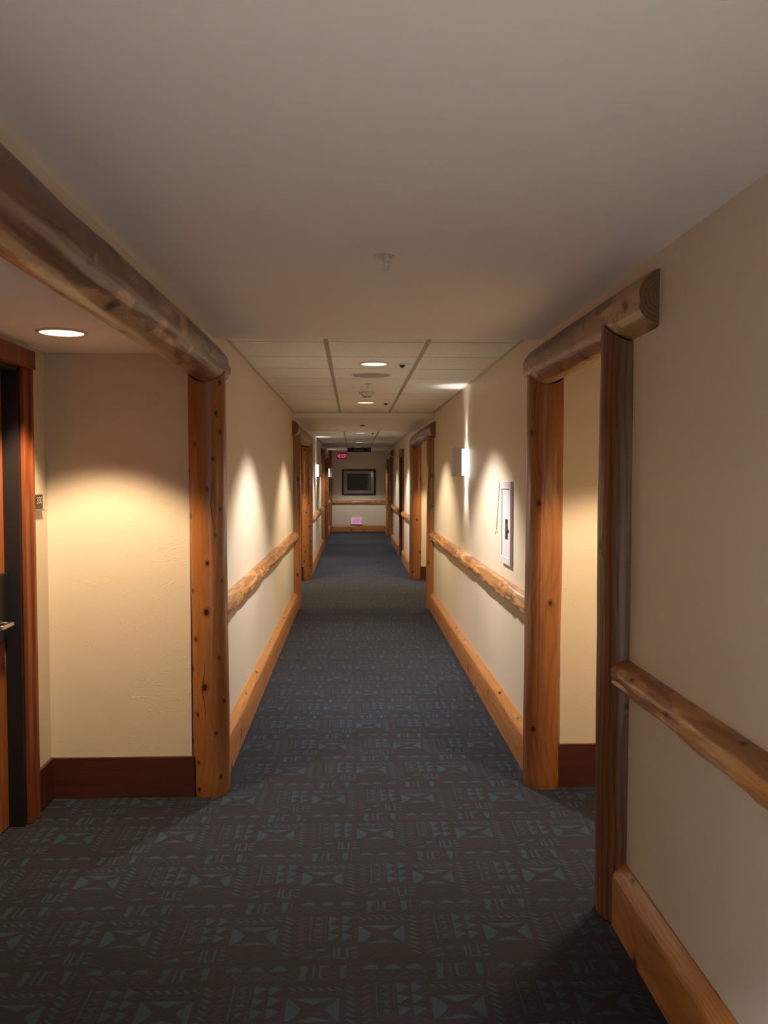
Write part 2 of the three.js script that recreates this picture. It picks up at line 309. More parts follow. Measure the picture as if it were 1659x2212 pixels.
// recess openings along each side: [start, end, depth plane x]
const RL = [[1.25, 4.31, -1.57], [10.45, 13.47, -1.6], [19.5, 22.25, -1.75]];
const RR = [[3.06, 4.375, 1.87], [10.45, 13.47, 1.87], [21.0, 23.55, 2.4]];
function sideWall(name, x, out, recesses) {
  const seg = []; let at = BACK;
  for (const [a, b] of recesses) { seg.push([at, a - 0.075]); at = b + 0.155; }
  seg.push([at, END]);
  for (const [a, b] of seg) struct(name, out > 0 && a < 17 && b > 18 // the right wall is cut for the far door
    ? merge([bx(x, x + 0.12, 0, 2.5, a, 16.61), bx(x, x + 0.12, 0, 2.5, 17.53, b), bx(x, x + 0.12, 2.1, 2.5, 16.61, 17.53)]) : bx(x, x + out * 0.12, 0, 2.5, a, b), M.wall, 'cream painted corridor wall with faint vertical brush marks');
  for (const [a, b, xb] of recesses) {
    struct(name + '_header', bx(x, x + out * 0.12, BEAM_Y + 0.02, 2.5, a - 0.075, b + 0.155), M.wall, 'strip of cream wall above a log beam');
    const g = [bx(x + out * 0.1, xb, 0, 2.5, b, b + 0.1), bx(x + out * 0.135, xb, 0, 2.5, a - 0.1, a)];
    if (out < 0 && a < 2) { // the back wall is cut for door 330
      g.push(bx(xb, xb - 0.12, 0, 2.5, a - 0.1, 3.05), bx(xb, xb - 0.12, 0, 2.5, 3.97, b + 0.1), bx(xb, xb - 0.12, 2.19, 2.5, 3.05, 3.97));
    } else g.push(bx(xb, xb + out * 0.1, 0, 2.5, a - 0.1, b + 0.1));
    struct(name + '_recess', merge(g), M.recessWall, 'warm cream plaster wall with raised trowel skips in a recess');
    struct('ceiling', bx(x + out * 0.1, xb, RECESS, RECESS + 0.1, a - 0.05, b + 0.05), M.recessCeil, 'low plain ceiling of a door recess');
  }
}
sideWall('wall_left', XL, -1, RL); sideWall('wall_right', XR, 1, RR);
struct('wall_end', bx(-2, 2.5, 0, 2.6, END, END + 0.12), M.wall, 'cream wall closing the far end of the corridor');
struct('wall_back', bx(-2, 2.5, 0, 2.6, BACK - 0.12, BACK), M.wall);
struct('ceiling', bx(XL - 0.05, XR + 0.05, SOFFIT, 2.6, 1.25, 4.487), M.soffit, 'plain painted drywall soffit over the log posts');
struct('ceiling', bx(XL - 0.05, XR + 0.05, SOFFIT, 2.6, 10.4, 13.42), M.soffit, 'plain painted drywall soffit over the middle log gate');
struct('ceiling', bx(XL - 0.05, XR + 0.05, TILE, 2.6, BACK, 1.25), M.tile);
// suspended ceilings: every tile its own piece between the runners
function tileField(d0, d1, first) {
  const root = new THREE.Group(); root.name = numbered('ceiling'); root.userData = { kind: 'structure', label: 'suspended ceiling of square off-white tiles with grey runners' }; scene.add(root);
  part('plenum_board', bx(XL - 0.05, XR + 0.05, TILE + 0.018, 2.6, d0 - 0.02, d1 + 0.02), M.plenum, root);
  const cols = [[XL, -0.173], [-0.149, 0.437], [0.461, XR]], G = {};
  let n = 0;
  for (let a = first - 0.61; a < d1 - 0.01; a += 0.61) {
    const p = Math.max(a + 0.008, d0), q = Math.min(a + 0.602, d1); if (q - p < 0.03) continue;
    cols.forEach(([x0, x1], k) => {
      const key = k + '_' + (q - p).toFixed(3);
      if (!G[key]) { const w = x1 - x0, l = q - p; G[key] = new THREE.BoxGeometry(w, 0.015, l); G[key] = metreUV(G[key]); }
      const m = part('ceiling_tile', G[key], M.tile, root); m.position.set((x0 + x1) / 2, TILE + 0.0075, -(p + q) / 2); m.rotation.y = (n++ % 2) * Math.PI;
    });
  }
  for (const xr of [-0.161, 0.449]) part('runner', bx(xr - 0.0125, xr + 0.0125, TILE - 0.004, TILE + 0.012, d0, d1), M.grid, root);
  for (const [a, b] of [[XL, XL + 0.02], [XR - 0.02, XR]]) part('wall_angle', bx(a, b, TILE - 0.003, TILE, d0, d1), M.angle, root);
  part('wall_angle', bx(XL, XR, TILE - 0.003, TILE, d0, d0 + 0.02), M.angle, root); part('wall_angle', bx(XL, XR, TILE - 0.003, TILE, d1 - 0.02, d1), M.angle, root);
}
tileField(4.487, 10.4, 4.99); tileField(13.42, END, 14.0);

// ------------------------------------------------------------------ log gates
const csg = new Evaluator(); csg.attributes = ['position', 'normal', 'uv'];
function copedPost(r, seed, vOff) {
  const post = new Brush(logGeo(BEAM_Y + 0.005, r, seed, { lump: 0.045, facet: 0.05, vOff })); post.updateMatrixWorld();
  const cut = new THREE.CylinderGeometry(BEAM_R + 0.008, BEAM_R + 0.008, 1, 40); cut.rotateX(Math.PI / 2); cut.translate(0, BEAM_Y, 0);
  const b = new Brush(cut.toNonIndexed()); b.updateMatrixWorld();
  const out = csg.evaluate(post, b, SUBTRACTION).geometry.clone(); out.clearGroups(); return out;
}
const postGeo = [copedPost(0.1, 1.3, 0.1), copedPost(0.098, 4.2, 0.45), copedPost(0.106, 7.7, 0.75)];
function post(x, d, kind, turn, mat, label) {
  const m = shadows(new THREE.Mesh(postGeo[kind], mat)); m.name = numbered('log_post'); m.position.set(x, 0, -d); m.rotation.y = turn ? Math.PI : 0;
  tag(m, label, 'log post', 'peeled log posts of the corridor gates'); scene.add(m); return m;
}
function beam(x, d0, d1, seed, turn, label) {
  const g = logGeo(d1 - d0, BEAM_R, seed, { lump: 0.06, facet: 0.1, step: 0.035, segs: 40, bend: 0.006, vOff: seed * 0.31, caps: false });
  g.rotateX(-Math.PI / 2); g.rotateZ(turn);
  const m = shadows(new THREE.Mesh(g, M.beam)); m.name = numbered('log_beam'); m.position.set(x, BEAM_Y, -d0);
  tag(m, label, 'log beam', 'peeled log beams over the recess openings'); scene.add(m);
  for (const e of [0, 1]) { // sawn ends, fitted to the last ring of the log
    const p = g.attributes.position, L = d1 - d0, pts = [];
    for (let i = 0; i < p.count; i++) if (Math.abs(p.getZ(i) + e * L) < 1e-4) pts.push([Math.atan2(p.getY(i), p.getX(i)), p.getX(i), p.getY(i)]);
    pts.sort((q, w) => q[0] - w[0]);
    const sh = new THREE.Shape(pts.filter((q, i) => !i || q[0] - pts[i - 1][0] > 0.01).map((q) => new THREE.Vector2(q[1], q[2])));
    const cg = new THREE.ShapeGeometry(sh), uv = cg.attributes.uv, cp = cg.attributes.position;
    for (let i = 0; i < uv.count; i++) uv.setXY(i, cp.getX(i) * 4 + 0.5, cp.getY(i) * 4 + 0.5);
    if (e) cg.rotateY(Math.PI);
    if (e) cg.scale(1, 1, 1);
    const c = part('cut_end', cg, M.endGrain, m, 'sawn end of the log'); c.position.z = e ? -L : 0; if (e) { cg.scale(-1, 1, 1); const ix = cg.index.array; for (let i = 0; i < ix.length; i += 3) { const t = ix[i]; ix[i] = ix[i + 1]; ix[i + 1] = t; } cg.computeVertexNormals(); }
  }
}
const PL = XL - 0.015, PR = XR + 0.015;
post(PL, 4.37, 0, 0, M.postA, 'knotty orange log post beside the recess of room 330');
post(PL, 1.26, 1, 1, M.postB, 'log post at the near end of the room 330 recess');
post(PR + 0.006, 3.075, 2, 0, M.postC, 'dark log post with straight grain stripes, chair rail butting into it beside a narrow opening');
post(PR, 4.41, 1, 0, M.postB, 'smooth log post half lit orange, next to the white fire cabinet wall');
post(PL, 10.45, 2, 1, M.postB, 'nearer left-hand log post of the middle gate, chair rail running into it');
post(PL, 13.55, 0, 1, M.postA, 'knotty log post lit orange on the far side of the middle left recess');
post(PR, 10.45, 0, 1, M.postB, 'log post of the middle gate where the fire cabinet wall ends');
post(PR, 13.53, 2, 1, M.postB, 'cracked log post lit orange across the middle right recess, before the far door');
post(PL, 19.5, 1, 0, M.postB, 'log post of the last left gate beyond the lit sconce');
post(PL, 22.33, 0, 1, M.postA, 'log post hidden behind the last left gate post');
post(PR, 21.0, 1, 1, M.postB, 'log post past the far recessed door, chair rail ending on it');
post(PR, 23.62, 0, 0, M.postA, 'log post next to the end wall, beyond the elevator turning');
beam(PL, 0.95, 4.55, 2.2, 0.6, 'long knotty log beam over the room 330 recess');
beam(PR, 2.72, 4.52, 5.1, 2.4, 'short log beam with a cut end on the two posts of the narrow opening');
beam(PL, 10.18, 13.75, 8.4, 1.2, 'log beam over the middle left recess');
beam(PR, 10.15, 13.75, 3.3, 4.0, 'log beam over the middle right recess');
beam(PL, 19.2, 22.5, 6.6, 2.9, 'log beam of the last left gate');
beam(PR, 20.7, 23.8, 9.2, 0.3, 'log beam of the last right gate by the elevator turning');
{ const g = logGeo(2.47, 0.09, 11.5, { lump: 0.05 }); const m = shadows(new THREE.Mesh(g, M.postB)); m.name = numbered('log_post'); m.position.set(-0.735, 0, -25.28); tag(m, 'full-height log post in the corner of the end wall under the exit sign', 'log post', 'peeled log posts of the corridor gates'); scene.add(m); }

// chair rails
function rail(side, d0, d1, seed, label) {
  const g = layAlong(halfLog(d1 - d0, 0.056, 0.068, seed), side < 0);
  const m = shadows(new THREE.Mesh(g, M.rail)); m.name = numbered('chair_rail'); m.position.set(side < 0 ? XL : XR, 0.94, -d0);
  tag(m, label, 'chair rail', 'half-log chair rails'); scene.add(m);
}
rail(1, -2.5, 2.98, 1.7, 'half-log chair rail ending on the dark striped post');
rail(-1, 4.46, 10.33, 2.9, 'half-log chair rail between the room 330 post and the middle gate');
rail(1, 4.5, 10.33, 4.1, 'half-log chair rail below the fire cabinet and sconce');
rail(-1, 13.64, 19.36, 5.3, 'half-log chair rail under the far sconce');
rail(1, 13.65, 16.42, 6.5, 'short half-log chair rail between the cracked post and the far recessed door');
rail(1, 17.72, 20.87, 7.7, 'short half-log chair rail beyond the far recessed door');
rail(-1, 22.42, 25.18, 8.9, 'half-log chair rail under the last sconce before the end wall');
{ const g = halfLog(1.75, 0.056, 0.062, 9.9); layAlong(g, false); g.rotateY(Math.PI / 2); const m = shadows(new THREE.Mesh(g, M.rail)); m.name = numbered('chair_rail'); m.position.set(1.1, 0.9, -END); tag(m, 'half-log chair rail across the end wall below the picture', 'chair rail', 'half-log chair rails'); scene.add(m); }
// log-slab baseboards
function board(side, d0, d1, seed) {
  struct(side < 0 ? 'baseboard_left' : 'baseboard_right', layAlong(slabBoard(d1 - d0, 0.235, 0.05, seed), side < 0), M.board, 'pine slab baseboard with a waney bevelled top').position.set(side < 0 ? XL : XR, 0, -d0);
}
board(1, -5.4, 2.985, 1); board(-1, 4.46, 10.33, 2); board(1, 4.5, 10.33, 3); board(-1, 13.64, 19.36, 4); board(1, 13.65, 16.42, 5); board(1, 17.72, 20.87, 6); board(-1, 22.42, 25.19, 7);
{ const g = layAlong(slabBoard(1.9, 0.2, 0.042, 8), false); g.rotateY(Math.PI / 2); struct('baseboard_end', g, M.board).position.set(1.2, 0, -END); }
// flat cherry baseboards in the recesses
struct('baseboard_left_recess', merge([bx(-1.572, PL - 0.07, 0, 0.212, 4.292, 4.312), bx(-1.572, -1.553, 0, 0.212, 4.085, 4.3)]), M.cherry, 'flat cherry baseboard with shade darkened into its colour');
struct('baseboard_right_recess', bx(PR + 0.05, 1.87, 0, 0.232, 4.357, 4.377), M.cherry, 'flat cherry baseboard with shade darkened into its colour');
struct('baseboard_right_recess', bx(PR + 0.05, 1.87, 0, 0.21, 13.452, 13.472), M.cherry, 'flat cherry baseboard with shade darkened into its colour');
struct('baseboard_left_recess', bx(-1.6, PL - 0.05, 0, 0.21, 13.452, 13.472), M.cherry, 'flat cherry baseboard with shade darkened into its colour');

// ------------------------------------------------------------------ doors
{ // room 330: leaf set back in a dark jamb, cherry casing with a heavier head
  const g = new THREE.Group(); g.name = 'door_1'; g.position.set(-1.57, 0, -3.51); g.userData = { kind: 'structure', label: 'cherry guest-room door set back in a dark jamb' }; scene.add(g);
  const L = (x0, x1, y0, y1, d0, d1) => bx(x0, x1, y0, y1, d0, d1);   // local: x from the wall face, d from the middle of the door
  part('door_leaf', L(-0.12, -0.072, 0.006, 2.16, -0.44, 0.44), M.doorWood, g);
  const mid = part('leaf_panel', rbx(0.012, 1.15, 0.64, 0.004, -0.070, 1.42, 0), M.doorWood, g);
  part('door_jamb', merge([L(-0.12, 0.001, 0, 2.19, 0.44, 0.475), L(-0.12, 0.001, 0, 2.19, -0.475, -0.44), L(-0.12, 0.001, 2.165, 2.192, -0.475, 0.475)]), M.darkJamb, g, 'dark door jamb');
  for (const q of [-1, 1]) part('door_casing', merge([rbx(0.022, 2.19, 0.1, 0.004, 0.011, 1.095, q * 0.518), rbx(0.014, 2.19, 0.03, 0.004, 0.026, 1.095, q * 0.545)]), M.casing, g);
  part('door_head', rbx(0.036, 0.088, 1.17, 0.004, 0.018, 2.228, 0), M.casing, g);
  const lock = part('lock_plate', rbx(0.02, 0.32, 0.1, 0.006, -0.064, 1.06, -0.385), M.black, g, 'black electronic lock plate');
  part('door_handle', merge([new THREE.CylinderGeometry(0.011, 0.011, 0.06, 16).rotateZ(Math.PI / 2).translate(-0.05, 0.985, -0.38), rbx(0.02, 0.024, 0.13, 0.008, -0.02, 0.985, -0.33)]), M.chrome, lock, 'brushed chrome lever');
}
{ // far door on the right wall
  const g = new THREE.Group(); g.name = 'door_2'; g.position.set(XR, 0, -17.07); g.userData = { kind: 'structure', label: 'cherry door set back in a dark jamb far down the corridor' }; scene.add(g);
  part('door_leaf', bx(0.075, 0.118, 0.005, 2.08, -0.44, 0.44), M.doorWood, g);
  part('door_jamb', merge([bx(-0.002, 0.12, 0, 2.1, -0.475, -0.44), bx(-0.002, 0.12, 0, 2.1, 0.44, 0.475), bx(-0.002, 0.12, 2.08, 2.11, -0.475, 0.475)]), M.darkJamb, g, 'dark door jamb');
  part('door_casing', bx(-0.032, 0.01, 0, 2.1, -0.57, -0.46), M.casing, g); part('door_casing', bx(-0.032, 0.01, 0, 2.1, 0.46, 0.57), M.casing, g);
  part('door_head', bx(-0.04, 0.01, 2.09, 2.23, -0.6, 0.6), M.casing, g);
  part('door_handle', merge([new THREE.CylinderGeometry(0.012, 0.012, 0.05, 12).rotateZ(Math.PI / 2).translate(0.05, 1.0, 0.38), rbx(0.018, 0.022, 0.12, 0.006, 0.025, 1.0, 0.33)]), M.chrome, g);
}

// ------------------------------------------------------------------ lamps
const ringGeo = (ri, ro, h) => new THREE.LatheGeometry([[ri, 0.002], [ri, -0.004], [ri + 0.004, -h], [ro - 0.006, -h], [ro, -0.002], [ro, 0.002]].map(([a, b]) => new THREE.Vector2(a, b)), 48);
const trimGeo = ringGeo(0.092, 0.108, 0.007), lensGeo = new THREE.CylinderGeometry(0.0925, 0.0925, 0.003, 48).translate(0, -0.0025, 0);
function downlight(x, d, y, color, cd, angle, pen, glow, label, group) {
  const g = thing('recessed_downlight', label, 'downlight', [x, y, d], 0, group);
  part('trim_ring', trimGeo, M.trim, g);
  part('lens', lensGeo, std({ color: 0x222222, emissive: new THREE.Color().setRGB(...color), emissiveIntensity: glow, roughness: 0.6 }), g, 'glowing white lens');
  const s = new THREE.SpotLight(new THREE.Color().setRGB(...color), cd, 0, angle * Math.PI / 180, pen, 2);
  s.name = 'beam'; s.position.set(0, -0.012, 0); s.castShadow = true; s.shadow.radius = 3; s.shadow.mapSize.set(1024, 1024); s.shadow.bias = -0.001;
  s.target.name = 'aim'; s.target.position.set(0, -1, 0); g.add(s); g.add(s.target);
  return g;
}
const HALL = 'downlights in the corridor ceiling';
downlight(0.149, 5.92, TILE - 0.001, COOL, CD * 1.9, 57, 0.25, 1.6, 'round white downlight in the tile between the soffit and the round grille', HALL);
downlight(0.135, 8.97, TILE - 0.001, WARM, CD * 1.55, 57, 0.28, 1.6, 'round warm downlight just beyond the smoke detector', HALL);
downlight(0.135, 15.1, TILE - 0.001, COOL, CD * 1.9, 57, 0.28, 1.4, 'downlight just past the middle gate soffit', HALL);
downlight(0.135, 19.0, TILE - 0.001, COOL, CD * 1.0, 57, 0.28, 1.4, 'downlight halfway between the middle gate and the hanging sign', HALL);
downlight(0.135, 21.95, TILE - 0.001, COOL, CD * 0.7, 57, 0.28, 1.4, 'downlight just in front of the hanging elevator sign', HALL);
downlight(0.135, 23.7, TILE - 0.001, COOL, CD * 0.8, 57, 0.2, 1.4, 'downlight hidden behind the hanging elevator sign', HALL);
downlight(0.135, 0.15, TILE - 0.001, DAY, CD * 9.5, 46, 0.35, 1.4, 'downlight before the near soffit', HALL);
downlight(0.135, -2.6, TILE - 0.001, DAY, CD * 3, 57, 0.3, 1.4, 'downlight at the back of the corridor', HALL);
const REC = 'downlights in the recess ceilings';
downlight(-1.268, 3.69, RECESS - 0.001, AMBER, CD * 1.08, 49, 0.22, 3.0, 'downlight in the recess ceiling outside room 330', REC);
downlight(1.36, 3.64, RECESS - 0.001, AMBER, CD * 1.0, 49, 0.22, 1.4, 'downlight in the recess behind the dark striped post', REC);
downlight(-1.2, 12.55, RECESS - 0.001, AMBER, CD * 1.35, 52, 0.22, 1.4, 'downlight in the middle left recess', REC);
downlight(1.42, 12.55, RECESS - 0.001, AMBER, CD * 1.35, 52, 0.22, 1.4, 'downlight in the middle right recess', REC);

// wall sconces: a bent grey shade standing off the wall around a tube
function sconce(side, d, cd, label) {
  const g = thing('wall_sconce', label, 'sconce', [side < 0 ? XL : XR, 1.8, d], side < 0 ? Math.PI : 0, 'wall sconces along the corridor');
  part('back_plate', rbx(0.012, 0.12, 0.07, 0.003, -0.006, 0, 0), M.sconce, g);
  part('shade', merge([rbx(0.004, 0.25, 0.2, 0.0015, -0.118, 0, 0, 1), rbx(0.066, 0.25, 0.004, 0.0015, -0.087, 0, 0.098, 1), rbx(0.066, 0.25, 0.004, 0.0015, -0.087, 0, -0.098, 1)]), M.sconce, g);
  for (const q of [-1, 1]) part('rim', rbx(0.008, 0.005, 0.206, 0.0015, -0.118, q * 0.127, 0, 1), M.white, g);
  for (const q of [-1, 1]) part('arm', new THREE.CylinderGeometry(0.006, 0.006, 0.11, 10).rotateZ(Math.PI / 2).translate(-0.06, q * 0.05, 0), M.steel, g);
  const c = new THREE.Color().setRGB(...COOL);
  part('diffuser', rbx(0.05, 0.235, 0.17, 0.006, -0.027, 0, 0), std({ color: 0xdddddd, emissive: c, emissiveIntensity: 8, roughness: 0.7 }), g, 'glowing frosted glass diffuser');
  for (const [q, k, a] of [[1, 0.6, 30], [-1, 1.6, 40]]) {
    const p = new THREE.SpotLight(c, cd * k, 0, a * Math.PI / 180, 1, 2); p.name = 'wall_wash'; p.position.set(-0.042, q * 0.122, 0); p.castShadow = true; p.shadow.radius = 0.6;
    p.target.name = 'aim'; p.target.position.set(-0.042, q, 0); g.add(p); g.add(p.target);
    const w = new THREE.RectAreaLight(c, cd * (q > 0 ? 6 : 22), 0.046, 0.165); w.name = 'open_end'; w.position.set(-0.027, q * 0.1195, 0); w.rotation.x = q * Math.PI / 2; g.add(w);
  }
  return g;
}
sconce(1, 7.37, 2.6, 'lit grey wall sconce beyond the white fire cabinet');
sconce(-1, 16.67, 2.6, 'lit wall sconce between the middle gate and the last left gate');
sconce(-1, 24.0, 1.2, 'wall sconce beyond the last left gate');
sconce(-1, -1.6, 4.0, 'wall sconce on the wall before the recess of room 330');

// ------------------------------------------------------------------ ceiling fittings
{ // pendent sprinkler in the near soffit
  const g = thing('fire_sprinkler', 'white recessed fire sprinkler in the near plain soffit', 'sprinkler', [0.11, SOFFIT, 2.80], 0, 'sprinklers');
  part('escutcheon', new THREE.LatheGeometry([[0.016, 0.001], [0.02, -0.004], [0.034, -0.007], [0.038, -0.003], [0.039, 0.001]].map((q) => new THREE.Vector2(...q)), 40), M.white, g);
  const b = part('sprinkler_head', merge([new THREE.CylinderGeometry(0.011, 0.013, 0.02, 20).translate(0, -0.012, 0), new THREE.BoxGeometry(0.004, 0.022, 0.006).translate(-0.009, -0.03, 0), new THREE.BoxGeometry(0.004, 0.022, 0.006).translate(0.009, -0.03, 0), new THREE.CylinderGeometry(0.003, 0.003, 0.03, 10).translate(0, -0.034, 0)]), M.white, g);
  part('deflector', new THREE.CylinderGeometry(0.014, 0.014, 0.002, 24).translate(0, -0.05, 0), M.white, b);
}
{
  const g = thing('fire_sprinkler', 'small pendent fire sprinkler between the round grille and the smoke detector', 'sprinkler', [0.13, TILE, 7.2], 0, 'sprinklers');
  part('escutcheon', new THREE.CylinderGeometry(0.036, 0.04, 0.006, 32).translate(0, -0.003, 0), M.trim, g);
  part('sprinkler_head', merge([new THREE.CylinderGeometry(0.007, 0.009, 0.034, 14).translate(0, -0.022, 0), new THREE.CylinderGeometry(0.015, 0.015, 0.003, 20).translate(0, -0.04, 0)]), M.white, g);
}
{
  const g = thing('concealed_sprinkler', 'round sprinkler cover plate on the middle soffit', 'sprinkler', [0.133, SOFFIT, 11.86], 0, 'sprinklers');
  part('cover_plate', new THREE.CylinderGeometry(0.042, 0.042, 0.004, 32).translate(0, -0.012, 0), M.grayGrille, g);
  part('cup', new THREE.CylinderGeometry(0.03, 0.03, 0.011, 24).translate(0, -0.005, 0), M.black, g);
}
{ // round grille
  const g = thing('round_ceiling_grille', 'grey round domed grille in the tile past the first downlight', 'grille', [0.143, TILE, 6.58]);
  part('dome', new THREE.LatheGeometry([[0, -0.012], [0.05, -0.0115], [0.1, -0.009], [0.14, -0.005], [0.148, 0.001]].map((q) => new THREE.Vector2(...q)), 56), M.grayGrille, g);
  part('rim', new THREE.TorusGeometry(0.152, 0.007, 10, 56).rotateX(Math.PI / 2), M.trim, g);
}
function smoke(x, d, label) {
  const g = thing('smoke_detector', label, 'detector', [x, TILE, d], 0, 'smoke detectors');
  part('base_plate', new THREE.CylinderGeometry(0.074, 0.076, 0.012, 40).translate(0, -0.006, 0), M.trim, g);
  const h = part('housing', new THREE.LatheGeometry([[0, -0.055], [0.026, -0.055], [0.034, -0.05], [0.04, -0.044], [0.06, -0.016], [0.06, -0.01]].map((q) => new THREE.Vector2(...q)), 40), M.trim, g);
  for (let k = 0; k < 8; k++) { const a = k / 8 * Math.PI * 2 + 0.39; const s = part('vent_slot', new THREE.BoxGeometry(0.018, 0.009, 0.004), M.black, h); s.position.set(Math.sin(a) * 0.0375, -0.046, Math.cos(a) * 0.0375); s.rotation.y = a; s.rotation.x = 0; }
}
smoke(0.132, 7.9, 'grey smoke detector between the sprinkler and the warm downlight'); smoke(0.135, 17.5, 'smoke detector in the far tiled ceiling');
function sensor(x, d, label) {
  const g = thing('ceiling_sensor', label, 'sensor', [x, TILE, d], 0, 'small square ceiling sensors');
  part('plate', rbx(0.085, 0.006, 0.085, 0.002, 0, -0.003, 0), M.white, g);
  part('lens_dome', new THREE.SphereGeometry(0.02, 20, 10, 0, Math.PI * 2, Math.PI / 2, Math.PI / 2).translate(-0.008, -0.005, 0), M.black, g);
}
sensor(0.36, 5.96, 'small white sensor plate beside the first white downlight'); sensor(0.363, 9.03, 'small sensor plate beside the warm downlight');
sensor(0.363, 15.15, 'small sensor plate beside the downlight past the middle soffit');

// ------------------------------------------------------------------ things on the walls
{ // recessed fire cabinet
  const g = thing('fire_cabinet', 'white recessed fire extinguisher cabinet with a hanging chain', 'cabinet', [XR, 1.1, 5.36]);
  const fw = 0.34, fh = 0.54;
  part('frame', merge([rbx(0.02, 0.05, fw - 0.0755, 0.004, -0.01, 0.025, -0.0075), rbx(0.02, 0.05, fw - 0.0755, 0.004, -0.01, fh - 0.025, -0.0075), rbx(0.02, fh, 0.045, 0.004, -0.01, fh / 2, fw / 2 - 0.0225), rbx(0.02, fh, 0.03, 0.004, -0.01, fh / 2, -fw / 2 + 0.015)]), M.cabinet, g);
  const door = part('cabinet_door', rbx(0.012, fh - 0.106, fw - 0.085, 0.003, -0.008, fh / 2, -0.0075), M.cabinet, g);
  part('pull_recess', rbx(0.004, 0.13, 0.085, 0.001, -0.0145, fh / 2 - 0.04, 0.02, 1), M.black, door, 'dark recessed pull');
  part('pull_handle', rbx(0.006, 0.08, 0.026, 0.002, -0.018, fh / 2 - 0.045, 0.03), M.steel, door);
  part('keyhole', new THREE.CylinderGeometry(0.012, 0.012, 0.008, 20).rotateZ(Math.PI / 2).translate(-0.017, fh / 2 - 0.05, 0.085), M.black, door);
  const links = []; for (let k = 0; k < 26; k++) { const t = new THREE.TorusGeometry(0.0055, 0.0016, 6, 10); t.scale(0.8, 1.3, 1); t.rotateY(k % 2 ? Math.PI / 2 : 0); t.translate(-0.03 - 0.0006 * k, fh - 0.01 - k * 0.0125, -fw / 2 + 0.012 - 0.0008 * k); links.push(t); }
  const ch = part('chain', merge(links), M.steel, g, 'thin steel chain');
  part('hook', merge([new THREE.TorusGeometry(0.009, 0.0022, 8, 16, 4.2).translate(-0.046, fh - 0.348, -fw / 2 - 0.01)]), M.steel, ch);
}
function canvasMat(w, h, draw, opt = {}) {
  const c = document.createElement('canvas'); c.width = w; c.height = h; draw(c.getContext('2d'), w, h);
  const t = new THREE.CanvasTexture(c); t.colorSpace = THREE.SRGBColorSpace; t.anisotropy = 4; return std({ map: t, roughness: 0.5, ...opt });
}
{ // room number plate
  const g = thing('room_number_sign', 'small dark room sign reading 330 beside the door casing', 'sign', [-1.57, 1.505, 4.175], Math.PI / 2);
  part('plate', rbx(0.095, 0.076, 0.012, 0.002, 0, 0.038, 0.006), std({ color: 0x3c3230, roughness: 0.4 }), g);
  part('digits', new THREE.PlaneGeometry(0.087, 0.066).translate(0, 0.039, 0.0126), canvasMat(348, 264, (x, w, h) => { x.fillStyle = '#231f22'; x.fillRect(0, 0, w, h); x.fillStyle = '#2d2a30'; x.fillRect(0, h * 0.62, w, h * 0.38); x.fillStyle = '#dccab0'; x.font = '176px sans-serif'; x.textAlign = 'center'; x.textBaseline = 'middle'; x.fillText('330', w / 2, h * 0.36); }), g, 'cream digits 330');
  part('ledge', rbx(0.095, 0.009, 0.018, 0.002, 0, 0.0, 0.009), std({ color: 0x7b685c, roughness: 0.35 }), g);
}
{ // hanging elevator sign
  const g = thing('elevator_sign', 'black ceiling-hung sign reading Elevator with a right arrow', 'sign', [0.17, TILE - 0.125, 22.35]);
  part('panel', rbx(0.62, 0.112, 0.02, 0.002, 0, 0.056, 0), M.black, g);
  part('lettering', new THREE.PlaneGeometry(0.612, 0.104).translate(0, 0.056, 0.0108), canvasMat(1024, 174, (x, w, h) => { x.fillStyle = '#0b1020'; x.fillRect(0, 0, w, h); x.fillStyle = '#c9c4bd'; x.font = '104px sans-serif'; x.textAlign = 'center'; x.textBaseline = 'middle'; let px = 262; for (const ch of 'Elevator') { x.textAlign = 'left'; x.fillText(ch, px, h * 0.52); px += x.measureText(ch).width + 11; } x.beginPath(); x.moveTo(900, 46); x.lineTo(970, 87); x.lineTo(900, 128); x.fill(); }), g, 'pale lettering and arrow');
  for (const q of [-1, 1]) part('hanger', new THREE.CylinderGeometry(0.004, 0.004, 0.013, 8).translate(q * 0.2, 0.1185, 0), M.steel, g);
}
function exitFace(w, h, bg, ink, chevL, chevR) {
  return (x) => { x.fillStyle = bg; x.fillRect(0, 0, w, h); x.fillStyle = ink; x.strokeStyle = ink; x.textAlign = 'center'; x.textBaseline = 'middle'; x.save(); x.translate(w / 2, h * 0.53); x.scale(0.92, 1.42); x.font = `bold ${Math.round(h * 0.56)}px sans-serif`; x.fillText('EXIT', 0, 0); x.restore(); x.lineWidth = h * 0.1; x.lineJoin = 'miter'; if (chevL) { x.beginPath(); x.moveTo(w * 0.13, h * 0.3); x.lineTo(w * 0.05, h * 0.5); x.lineTo(w * 0.13, h * 0.7); x.stroke(); } if (chevR) { x.beginPath(); x.moveTo(w * 0.87, h * 0.3); x.lineTo(w * 0.95, h * 0.5); x.lineTo(w * 0.87, h * 0.7); x.stroke(); } };
}
function glowFace(w, h, draw, k) { const c = document.createElement('canvas'); c.width = w; c.height = h; draw(c.getContext('2d')); const t = new THREE.CanvasTexture(c); t.colorSpace = THREE.SRGBColorSpace; return std({ color: 0x111111, emissive: 0xffffff, emissiveMap: t, emissiveIntensity: k, roughness: 0.5 }); }
